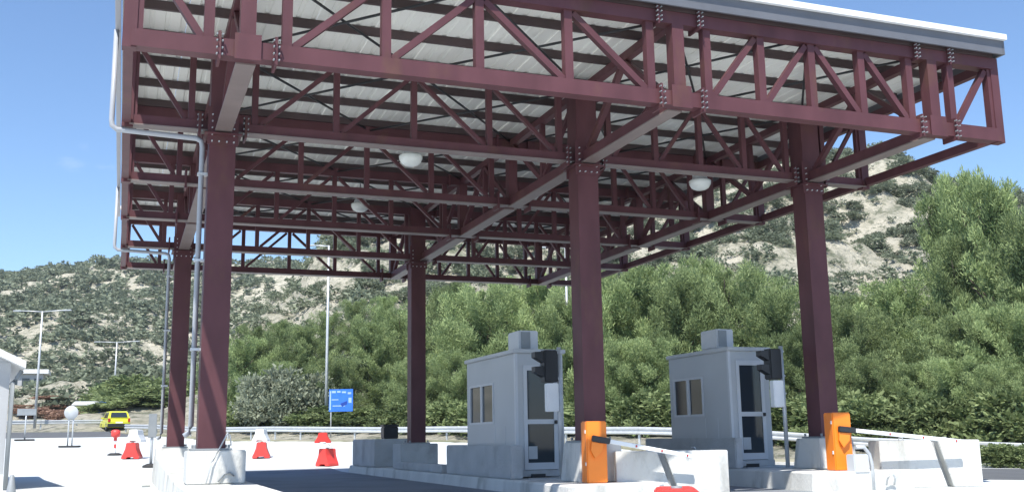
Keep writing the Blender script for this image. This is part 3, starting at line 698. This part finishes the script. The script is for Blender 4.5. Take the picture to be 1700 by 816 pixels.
# ------------------------------------------------------------------ car
def car(loc, rz, label):
    e = empty('hatchback_car', loc, rz); tag(e, label, 'car')
    y_ = M['yellow']; Wd = .84
    prof_ = [(-1.9, .28), (-1.93, .62), (-1.86, .92), (-.9, .96), (.9, .93), (1.7, .82), (1.92, .62), (1.92, .3)]
    def tp(v):
        if v.z > .8: v.x *= .94
        return v
    prism('body', prof_, 'x', -Wd, Wd, y_, e, .05, tp)
    cab = [(-1.84, .93), (-1.58, 1.42), (-1.3, 1.5), (.1, 1.5), (.45, 1.42), (1.05, .93)]
    def tc_(v):
        v.x *= 1-.2*max(0, (v.z-.93)/.57); return v
    prism('cabin', cab, 'x', -.79, .79, y_, e, .03, tc_)
    # glass panels set just proud of the cabin
    me = mesh('rear_window', [(-.62, -1.83, 1.03), (.62, -1.83, 1.03), (.54, -1.63, 1.4), (-.54, -1.63, 1.4)], [(0, 1, 2, 3)], M['glass']); link('rear_window', me, e)
    me = mesh('windscreen', [(.66, .98, 1.02), (-.66, .98, 1.02), (-.54, .5, 1.42), (.54, .5, 1.42)], [(0, 1, 2, 3)], M['glass']); link('windscreen', me, e)
    for s in (-1, 1):
        for y0, y1 in ((-1.45, -.65), (-.58, .55)):
            xa = lambda z: s*(.79*(1-.2*max(0, (z-.93)/.57))+.006)
            me = mesh('side_window', [(xa(1.0), y0, 1.0), (xa(1.0), y1, 1.0), (xa(1.42), y1-(.35 if y1 > 0 else 0), 1.42), (xa(1.42), y0+(.12 if y0 < -1 else 0), 1.42)], [(0, 1, 2, 3)], M['glass']); link('side_window', me, e)
        bev('tail_light', (s*.72-.08, -1.95, .68), (s*.72+.08, -1.88, .95), M['tail'], .01, e)
        bev('headlight', (s*.62-.14, 1.86, .6), (s*.62+.14, 1.93, .74), M['white'], .01, e)
        bev('mirror', (s*.86-.07, .62, .95), (s*.86+.07, .74, 1.08), y_, .02, e)
        for y0 in (-1.22, 1.2):
            wv = empty('wheel', (s*.74, y0, .31)); wv.parent = e; wv.rotation_euler.y = R(90)
            lathe('tyre', [(.2, -.1), (.29, -.1), (.31, -.07), (.31, .07), (.29, .1), (.2, .1)], M['rubber'], wv, 22); lathe('rim', [(0, -.07), (.2, -.095), (.2, .095), (0, .07)], M['galv'], wv, 22)
    bev('bumper', (-.83, -1.99, .3), (.83, -1.9, .55), M['dark'], .02, e); box('number_plate', (-.26, -1.998, .58), (.26, -1.985, .69), M['white'], e)
car(on(190, 716, 80), R(9), 'bright yellow hatchback seen from behind on the far road')

# ------------------------------------------------------------------ street lamps
def street_lamp(px, d, py, label, arms=1, al=1.8, rz=0):
    p = at(px, 700, d); z0 = height(p.x, p.y)-.1; zt = at(px, py, d).z
    e = empty('street_lamp', (p.x, p.y, z0), rz); tag(e, label, 'street lamp', 'tall galvanised street lamps')
    h = zt-z0
    tube('pole', [(0, 0, 0), (0, 0, h*.5), (0, 0, h)], .11, M['galv'], e, 10, .06)
    for s in ((-1, 1) if arms == 2 else (1,)):
        tube('arm', [(0, 0, h-.05), (s*al*.5, 0, h+.02), (s*al, 0, h+.06)], .04, M['galv'], e, 8)
        bev('lantern', (s*al-.3 if s > 0 else s*al-.35, -.1, h+.0), (s*al+.35 if s > 0 else s*al+.3, .1, h+.1), M['galv'], .03, e)
street_lamp(58, 78, 512, 'tall double armed street lamp above the left building', 2, 1.9, R(-20))
street_lamp(541, 64, 397, 'tall street lamp behind the blue road sign', 1, 1.2, R(150))
street_lamp(946, 62, 400, 'tall street lamp just left of the middle red column', 1, 1.2, R(150))
street_lamp(187, 105, 565, 'street lamp right above the yellow car', 2, 2, R(-20))
street_lamp(161, 135, 622, 'thin far street lamp left of the yellow car', 1, 1.4, 0)
street_lamp(129, 150, 630, 'farthest thin street lamp above the scrub bank', 1, 1.4, R(180))
street_lamp(248, 95, 640, 'short street lamp left of the rear left column', 1, 1.6, R(180))

# ------------------------------------------------------------------ guard rails
def wrail(name, pts, zoff, label, group='steel guard rails along the roads'):
    P0 = pts[0]; e = empty(name, (0, 0, 0)); tag(e, label, 'guard rail', group)
    prf = [(0, 0), (.045, .04), (.045, .09), (0, .13), (0, .18), (.045, .22), (.045, .27), (0, .31)]
    seg = []; acc = 0
    P = dens(pts, 4.0)
    for (x0, y0), (x1, y1) in zip(P, P[1:]):
        z0 = zoff(x0, y0); z1 = zoff(x1, y1); d = Vector((x1-x0, y1-y0)).normalized(); n = Vector((-d.y, d.x))
        V = []
        for (x, y, z) in ((x0, y0, z0), (x1+d.x*.05, y1+d.y*.05, z1)):
            for t_ in (0, .006):
                for a, c in prf: V.append((x-n.x*(a+t_), y-n.y*(a+t_), z+.44+c))
        k = len(prf); F = []
        for i in range(k-1):
            F += [(i, i+1, 2*k+i+1, 2*k+i), (k+i, 3*k+i, 3*k+i+1, k+i+1)]
        F += [(0, 2*k, 3*k, k), (k-1, 2*k-1, 4*k-1, 3*k-1)]
        link('rail_panel', mesh('rail_panel', V, F, M['galv']), e)
        for f in (0, .5):
            px_, py_, pz_ = x0+(x1-x0)*f, y0+(y1-y0)*f, z0+(z1-z0)*f
            o = link('post', cube(M['galv']), e); o.location = (px_+n.x*.08, py_+n.y*.08, pz_+.2); o.scale = (.1, .06, .95); o.rotation_euler.z = math.atan2(d.y, d.x)
RZ = lambda x, y: interp([(-100, -.2), (8, -.17), (21, .6), (34, .86), (49, 1.15), (62, 1.6), (100, 2.7)], y)
wrail('guard_rail', [p for p in RL[1:7]][::-1], RZ, 'long pale guard rail in front of the pines')
la, lb = at(-60, 716, 76), at(185, 716, 82)
wrail('guard_rail', [(la.x, la.y), (lb.x, lb.y)], lambda x, y: ground(x, y)+.15, 'pale guard rail beyond the far road on the left')

# ------------------------------------------------------------------ vegetation
def leaf_mesh(name, clumps, per, size, m, up=.5, asp=.35, vz=.8, tn=None):
    """clumps: (x,y,z,r). Many small leaf-sized triangles/quads spread through each clump."""
    n = len(clumps)*per
    C = np.repeat(np.array([c[:3] for c in clumps]), per, 0); Rr = np.repeat(np.array([c[3] for c in clumps]), per)
    d = rng.normal(size=(n, 3)); d /= np.linalg.norm(d, axis=1)[:, None]
    rad = rng.random(n)**.45
    pos = C+d*(Rr*rad)[:, None]*np.array([1, 1, vz])
    ax = d*.8+rng.normal(size=(n, 3))*.45+np.array([0, 0, up]); ax /= np.linalg.norm(ax, axis=1)[:, None]
    sd = np.cross(ax, rng.normal(size=(n, 3))); sd /= np.linalg.norm(sd, axis=1)[:, None]
    L_ = size*(.6+.8*rng.random(n))[:, None]
    v0 = pos-sd*L_*asp*.5; v1 = pos+sd*L_*asp*.5; v2 = pos+ax*L_+sd*L_*asp*.25; v3 = pos+ax*L_-sd*L_*asp*.25
    V = np.stack([v0, v1, v2, v3], 1).reshape(-1, 3); nv = len(V)
    me = bpy.data.meshes.new(name); me.vertices.add(nv); me.vertices.foreach_set('co', V.ravel())
    me.loops.add(nv); me.loops.foreach_set('vertex_index', np.arange(nv)); me.polygons.add(n)
    me.polygons.foreach_set('loop_start', np.arange(0, nv, 4)); me.polygons.foreach_set('loop_total', np.full(n, 4))
    me.update(); me.materials.append(m)
    ct = np.repeat(rng.random(len(clumps)) if tn is None else np.array(tn), per)
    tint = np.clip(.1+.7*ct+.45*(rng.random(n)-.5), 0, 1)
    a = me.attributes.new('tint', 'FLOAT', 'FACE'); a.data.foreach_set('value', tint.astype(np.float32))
    return me
def pine_crown(seed, wide=.34, n=34, per=165, top=.5, size=.018):
    """plumes that leave the trunk and curve upwards, with gaps between them"""
    rs = np.random.default_rng(seed); cl = []; tn = []
    for i in range(n):
        z0 = .04+.80*(i+.5)/n+rs.uniform(-.03, .03); a = i*2.4+rs.uniform(-.5, .5)
        env = wide*(1-max(0, z0-top)/(1.08-top))*(.75+.25*min(1, z0/.25))*rs.uniform(.6, 1.2)
        rise = .07+.12*rs.random()+.10*(z0 > .6)
        m = 6; tt = rs.random()
        for k in range(m):
            t = (k+.6)/m
            x = env*t*math.cos(a+.15*math.sin(3*t)); y = env*t*math.sin(a+.15*math.sin(3*t)); z = z0+rise*t**1.7
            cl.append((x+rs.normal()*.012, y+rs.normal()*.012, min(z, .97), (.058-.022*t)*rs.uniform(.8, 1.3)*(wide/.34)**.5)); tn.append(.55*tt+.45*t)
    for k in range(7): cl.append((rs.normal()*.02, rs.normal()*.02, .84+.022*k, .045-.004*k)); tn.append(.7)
    return leaf_mesh('pine_crown', cl, per, size, M['pine'], up=1.1, asp=.25, vz=1.3, tn=tn)
def trunk_mesh(seed, lean=.03):
    rs = np.random.default_rng(seed); bm = bmesh.new()
    def limb(pts, r0, r1, n=7):
        rings = []
        for i, p in enumerate(pts):
            r = r0+(r1-r0)*i/(len(pts)-1); rings.append([bm.verts.new(Vector(p)+Vector((math.cos(2*math.pi*k/n)*r, math.sin(2*math.pi*k/n)*r, 0))) for k in range(n)])
        for a, c in zip(rings, rings[1:]):
            for k in range(n): bm.faces.new((a[k], a[(k+1) % n], c[(k+1) % n], c[k])).smooth = True
    P = [(rs.normal()*lean*z, rs.normal()*lean*z, z) for z in (-.03, .15, .3, .5, .7, .9)]
    limb(P, .026, .006)
    for q in range(9):
        z = rs.uniform(.2, .8); a = rs.uniform(0, 6.28); l = .26*(1.05-z)
        limb([(0, 0, z), (math.cos(a)*l*.5, math.sin(a)*l*.5, z+.05), (math.cos(a)*l, math.sin(a)*l, z+.13)], .009, .003, 5)
    me = bpy.data.meshes.new('pine_trunk'); bm.to_mesh(me); bm.free(); me.materials.append(M['bark']); return me
crowns = [pine_crown(1, .36, 40), pine_crown(2, .42, 44, 165, .6), pine_crown(3, .32, 38, 165, .4), pine_crown(4, .46, 46, 165, .65), pine_crown(5, .28, 40, 150, .3, .017)]
trunks = [trunk_mesh(i) for i in range(4)]
tall = [pine_crown(11, .27, 56, 110, .35, .018), pine_crown(12, .25, 50, 110, .3, .018)]
PINES = [(395, 566, 74, 3), (425, 545, 80, 1), (465, 535, 86, 2), (500, 548, 74, 0), (540, 520, 86, 3), (590, 500, 88, 1), (640, 494, 84, 0), (665, 515, 74, 3), (615, 540, 70, 2), (725, 478, 82, 0), (755, 458, 76, 2),
         (800, 470, 68, 3), (850, 455, 74, 1), (905, 448, 70, 0), (940, 480, 62, 2), (1010, 462, 62, 3), (1045, 440, 66, 1), (1090, 428, 62, 0), (1140, 452, 58, 2), (1180, 415, 64, 4), (1215, 432, 58, 3), (1265, 445, 60, 1), (1300, 470, 54, 0),
         (1393, 478, 60, 3), (1425, 505, 50, 1), (1465, 480, 56, 0), (1505, 450, 52, 2), (1535, 540, 50, 3), (1575, 520, 48, 1), (1620, 515, 44, 0), (1665, 500, 44, 3), (1715, 500, 42, 1), (560, 600, 68, 1), (470, 605, 70, 0), (700, 590, 62, 3), (760, 580, 60, 1),
         (1030, 560, 52, 1), (1080, 560, 52, 3), (1330, 540, 50, 2), (1400, 570, 46, 1), (1450, 590, 44, 3), (1520, 600, 42, 0), (1590, 590, 40, 1), (1690, 600, 38, 3)]
first = None; sidx = 0
LABP = ['light green rounded pine', 'broad pale green pine', 'narrow feathery pine', 'wide bushy pine', 'slim pointed pine']
def where(px):
    for lim, s in ((420, 'just right of the left front column'), (520, 'between left column and blue sign'), (600, 'behind the blue sign'), (680, 'left of the rear middle column'), (770, 'left of the left booth'), (860, 'behind the left booth'), (960, 'behind the air conditioner of the left booth'),
                   (1100, 'between the middle column and right booth'), (1230, 'behind the right booth'), (1370, 'behind the right column'), (1480, 'right of the right column'), (1600, 'above the farther boom barrier'), (1800, 'at the right edge of the photo')):
        if px < lim: return s
cnt = {}
def put_tree(px, py, d, crown, trunk, lab, fat=1.0, group='pines in front of the rocky hill'):
    global sidx
    b0 = at(px, 700, d); z0 = height(b0.x, b0.y)-.2; h = (at(px, py, d).z-z0)*(1.05 if px < 700 else .97)
    e = empty('pine_tree', (b0.x, b0.y, z0), random.uniform(0, 6.28)); tag(e, lab, 'pine tree', group)
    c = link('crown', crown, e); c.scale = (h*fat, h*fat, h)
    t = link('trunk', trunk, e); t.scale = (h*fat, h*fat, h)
for i, (px, py, d, k) in enumerate(PINES):
    row = 'front row' if py > 535 else ('back row' if d > 62 else 'middle row')
    lab = f'{LABP[k]} in the {row} {where(px)}'
    cnt[lab] = cnt.get(lab, 0)+1
    if cnt[lab] > 1: lab = lab.replace(' pine in the', ' farther pine in the')
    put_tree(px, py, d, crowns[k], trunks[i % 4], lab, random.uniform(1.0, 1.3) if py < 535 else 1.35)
put_tree(1636, 256, 52, tall[0], trunks[0], 'tallest airy pine rising above the hill at the right', .72)
put_tree(1590, 300, 56, tall[1], trunks[1], 'tall airy pine left of the tallest one', .72)
put_tree(1690, 272, 48, tall[1], trunks[2], 'tall dark pine cut by the right edge of the photo', .85)
put_tree(1612, 372, 50, tall[0], trunks[3], 'tall pine between the two airy ones at the right', .8)
put_tree(1745, 330, 44, tall[0], trunks[3], 'pine mostly beyond the right edge of the photo', 1.1)
# bushes along the verge
def bush_mesh(seed, m, n=50, per=110, size=.06, up=.4, asp=.6):
    rs = np.random.default_rng(seed); cl = []
    for _ in range(n):
        a = rs.uniform(0, 6.28); z = rs.uniform(.1, .8); r = .52*math.sqrt(max(.05, 1-(z-.25)**2*1.9))*rs.uniform(.3, 1)**.5
        cl.append((r*math.cos(a), r*math.sin(a), z, rs.uniform(.12, .22)))
    return leaf_mesh('bush', cl, per, size, m, up, asp)
bushes = [bush_mesh(21, M['bush']), bush_mesh(22, M['bush'], 52), bush_mesh(23, M['bush'], 40)]
oliv = bush_mesh(24, M['olive'], 60, 110, .05); redb = bush_mesh(25, M['redscrub'], 40, 60, .08)
def bush(px, py, d, wd, me, label, cat='bush', group='bushes along the guard rail', zoff=0):
    p = at(px, 700, d); z0 = height(p.x, p.y)-.1; h = max(.4, at(px, py, d).z-z0)
    o = link('bush', me); o.location = (p.x, p.y, z0); o.scale = (wd, wd, h); o.rotation_euler.z = random.uniform(0, 6.28)
    tag(o, label, cat, group)
bush(445, 610, 66, 4.0, oliv, 'silvery grey leaved shrub right of the left column', group='silvery shrubs before the pines'); bush(490, 598, 67, 4.4, oliv, 'pale silver leaved shrub left of the blue sign', group='silvery shrubs before the pines')
px = 385; j = 0
while px < 1740:
    d = np.interp(px, [380, 740, 1060, 1700], [68, 57, 47, 36])+random.uniform(.5, 3)
    if not (880 < px < 900):
        bush(px, np.interp(px, [380, 740, 1060, 1700], [678, 665, 650, 640])+random.uniform(-14, 16), d, random.uniform(2.6, 4.4), bushes[j % 3], 'leafy hedge bush at the guard rail '+where(px), group='hedge bushes behind the guard rail')
    px += random.uniform(22, 40)*(1 if px < 1000 else 1.4); j += 1
for i, px in enumerate((1615, 1650, 1685, 1720)):
    p = at(px, 760, 28.2+i*-.4); o = link('bush', bushes[i % 3]); o.location = (p.x, p.y, -.05); o.scale = (1.6, 1.2, .62+.1*(i % 2)); o.rotation_euler.z = i*1.3
    tag(o, 'low dry bush on the verge between kerb and guard rail', 'bush', 'low dry bushes on the right verge')
for i, (px, py, d, wd) in enumerate(((205, 628, 100, 7.5), (240, 618, 96, 8), (270, 632, 92, 7), (225, 650, 90, 7), (100, 640, 130, 9), (60, 660, 120, 7), (135, 655, 125, 7), (300, 640, 96, 7), (340, 630, 96, 7), (30, 655, 125, 9))):
    bush(px, py, d, wd, bushes[i % 3], ['dark roundish tree behind the yellow car', 'tallest tree right of the yellow car', 'tree just left of the rear left column', 'low tree over the right side of the yellow car', 'round green tree above the scrub bank', 'low green tree right of the left building', 'small green tree left of the blue shelter', 'green tree between the two left columns', 'green tree directly behind the left front column', 'green tree behind the eave of the left building'][i], 'tree', 'round trees along the far road')
for i in range(26):
    px = 40+i*7.6; bush(px, 686-random.uniform(0, 10)-5*math.sin(i*.4), random.uniform(94, 102), random.uniform(2.2, 3.6), redb, 'low brown scrub on the bank beyond the far road', 'scrub', 'brown scrub bushes on the far bank')
for i, (px, py) in enumerate(((1540, 690), (1400, 700))):
    pass
# far shelter with a blue panel, and a white building
p = at(143, 700, 92); e = empty('roadside_shelter', (p.x, p.y, height(p.x, p.y)-.1)); tag(e, 'small white roofed shelter with a blue panel left of the yellow car', 'shelter')
z0 = e.location.z; zt = at(143, 666, 92).z-z0
prism('roof', [(-1.3, zt-.35), (1.5, zt-.35), (1.2, zt), (-1.0, zt)], 'y', -1, 1, M['white'], e, .03)
for s in (-1, 1): box('post', (s*1.1-.06, -.6, 0), (s*1.1+.06, -.48, zt-.35), M['galv'], e)
box('panel', (1.0, -1.2, zt-1.3), (2.1, -1.12, zt-.02), M['blue'], e); box('panel', (1.35, -1.23, zt-.9), (1.7, -1.205, zt-.5), M['white'], e)
p = at(42, 660, 150); e = empty('far_building', (p.x, p.y, height(p.x, p.y)-.5)); tag(e, 'low white flat roofed building above the left eave', 'building')
h = at(42, 612, 150).z-e.location.z
box('wall', (-3, 0, 0), (2.2, 5, h-.6), M['wall_grey'], e); box('roof', (-3.3, -.5, h-.6), (2.9, 5.3, h), M['white'], e)
for q in (-2.2, -.6, 1.0): box('window', (q, -.04, h-2.6), (q+1, -.005, h-1.3), M['glass'], e)

# hill shrubs
sh = [bush_mesh(31+i, M['shrub'], 34, 40, .09, .3, .6) for i in range(4)]; shl = [bush_mesh(41+i, M['shrub'], 9, 11, .2, .3, .8) for i in range(4)]
spots = []
tries = 0; cells = {}
def clear(x, y, r):
    k = (int(x//3), int(y//3))
    for i in (-1, 0, 1):
        for j in (-1, 0, 1):
            for a, b in cells.get((k[0]+i, k[1]+j), ()):
                if (a-x)**2+(b-y)**2 < r*r: return False
    cells.setdefault(k, []).append((x, y)); return True
while len(spots) < 7200 and tries < 200000:        # left and far hill: dense low scrub
    tries += 1
    px = random.uniform(-60, 800); d = math.sqrt(random.uniform(100**2, 420**2))
    if px > 420 and d < 165: continue
    p = at(px, 600, d); n1 = noise.fractal(Vector((p.x*.12, p.y*.07, 3)), .8, 2, 4)
    if n1 < (-.24 if px < 420 else 0)+random.uniform(-.25, .25): continue
    spots.append((px, d, p.x, p.y, (.8+2.6*random.random()**2.4)*(1 if d < 160 else 1.35), 0))
tries = 0; nn_ = 0
while nn_ < 1900 and tries < 60000:                # near slope: rounded shrubs standing apart
    tries += 1
    px = random.uniform(400, 1780); d = math.sqrt(random.uniform(76**2, 172**2))
    p = at(px, 600, d); n1 = noise.fractal(Vector((p.x*.07, p.y*.05, 3)), .8, 2, 3)
    if n1 < -.75+random.uniform(-.2, .2)+(.4 if px < 700 else 0): continue
    wd = 1.1+2.5*random.random()**1.5
    if not clear(p.x, p.y, wd*.56): continue
    spots.append((px, d, p.x, p.y, wd, 1)); nn_ += 1
spots.sort(key=lambda s: s[1])
bigv = sorted([s for s in spots if s[5] and s[0] > 560 and s[1] > 104], key=lambda s: -s[4]/s[1])[:290]
bigset = set(id(s) for s in bigv)
shm = [bush_mesh(51+i, M['shrub'], 16, 14, .13, .3, .65) for i in range(4)]
mesh_data = []
for s in shl+shm:
    n = len(s.vertices); a = np.empty(n*3); s.vertices.foreach_get('co', a); tt = np.empty(len(s.polygons), np.float32); s.attributes['tint'].data.foreach_get('value', tt)
    mesh_data.append((a.reshape(-1, 3), tt))
VV = []; TT = []
for i, s in enumerate(spots):
    px, d, x, y, wd, nr = s; z = height(x, y)-.25
    hh = wd*random.uniform(.5, .8)
    if id(s) in bigset:
        o = link('hill_shrub', sh[i % 4]); o.location = (x, y, z); o.scale = (wd, wd, hh); o.rotation_euler.z = random.uniform(0, 6.28)
        tag(o, 'grey green shrub scattered on the pale rocky hillside', 'shrub', 'grey green shrubs scattered on the rocky hillside')
    else:
        a, tt = mesh_data[i % 4+4*nr]; an = random.uniform(0, 6.28); c, sn = math.cos(an), math.sin(an)
        q = a*np.array([wd, wd, hh]); q = np.stack([q[:, 0]*c-q[:, 1]*sn+x, q[:, 0]*sn+q[:, 1]*c+y, q[:, 2]+z], 1)
        VV.append(q); TT.append(np.clip(tt+random.uniform(-.25, .25), 0, 1))
V = np.concatenate(VV); nv = len(V); n = nv//4
me = bpy.data.meshes.new('hill_scrub'); me.vertices.add(nv); me.vertices.foreach_set('co', V.ravel())
me.loops.add(nv); me.loops.foreach_set('vertex_index', np.arange(nv)); me.polygons.add(n)
me.polygons.foreach_set('loop_start', np.arange(0, nv, 4)); me.polygons.foreach_set('loop_total', np.full(n, 4)); me.update(); me.materials.append(M['shrub'])
me.attributes.new('tint', 'FLOAT', 'FACE').data.foreach_set('value', np.concatenate(TT).astype(np.float32))
o = link('hill_scrub', me); tag(o, 'dense grey green scrub covering the far hillside', 'scrub', kind='stuff')

# ------------------------------------------------------------------ thin summer haze
hm = bpy.data.materials.new('haze'); hm.use_nodes = True; t = hm.node_tree; t.nodes.clear()
ho = t.nodes.new('ShaderNodeOutputMaterial'); hv = t.nodes.new('ShaderNodeVolumePrincipled')
hv.inputs['Color'].default_value = (.80, .88, 1, 1); hv.inputs['Density'].default_value = .0002; hv.inputs['Anisotropy'].default_value = .2
t.links.new(hv.outputs[0], ho.inputs['Volume'])
hb = link('haze', cube(hm)); hb.scale = (4400, 4400, 100); hb.location = (0, 0, 48); tag(hb, kind='stuff', label='thin pale air in front of the hills')
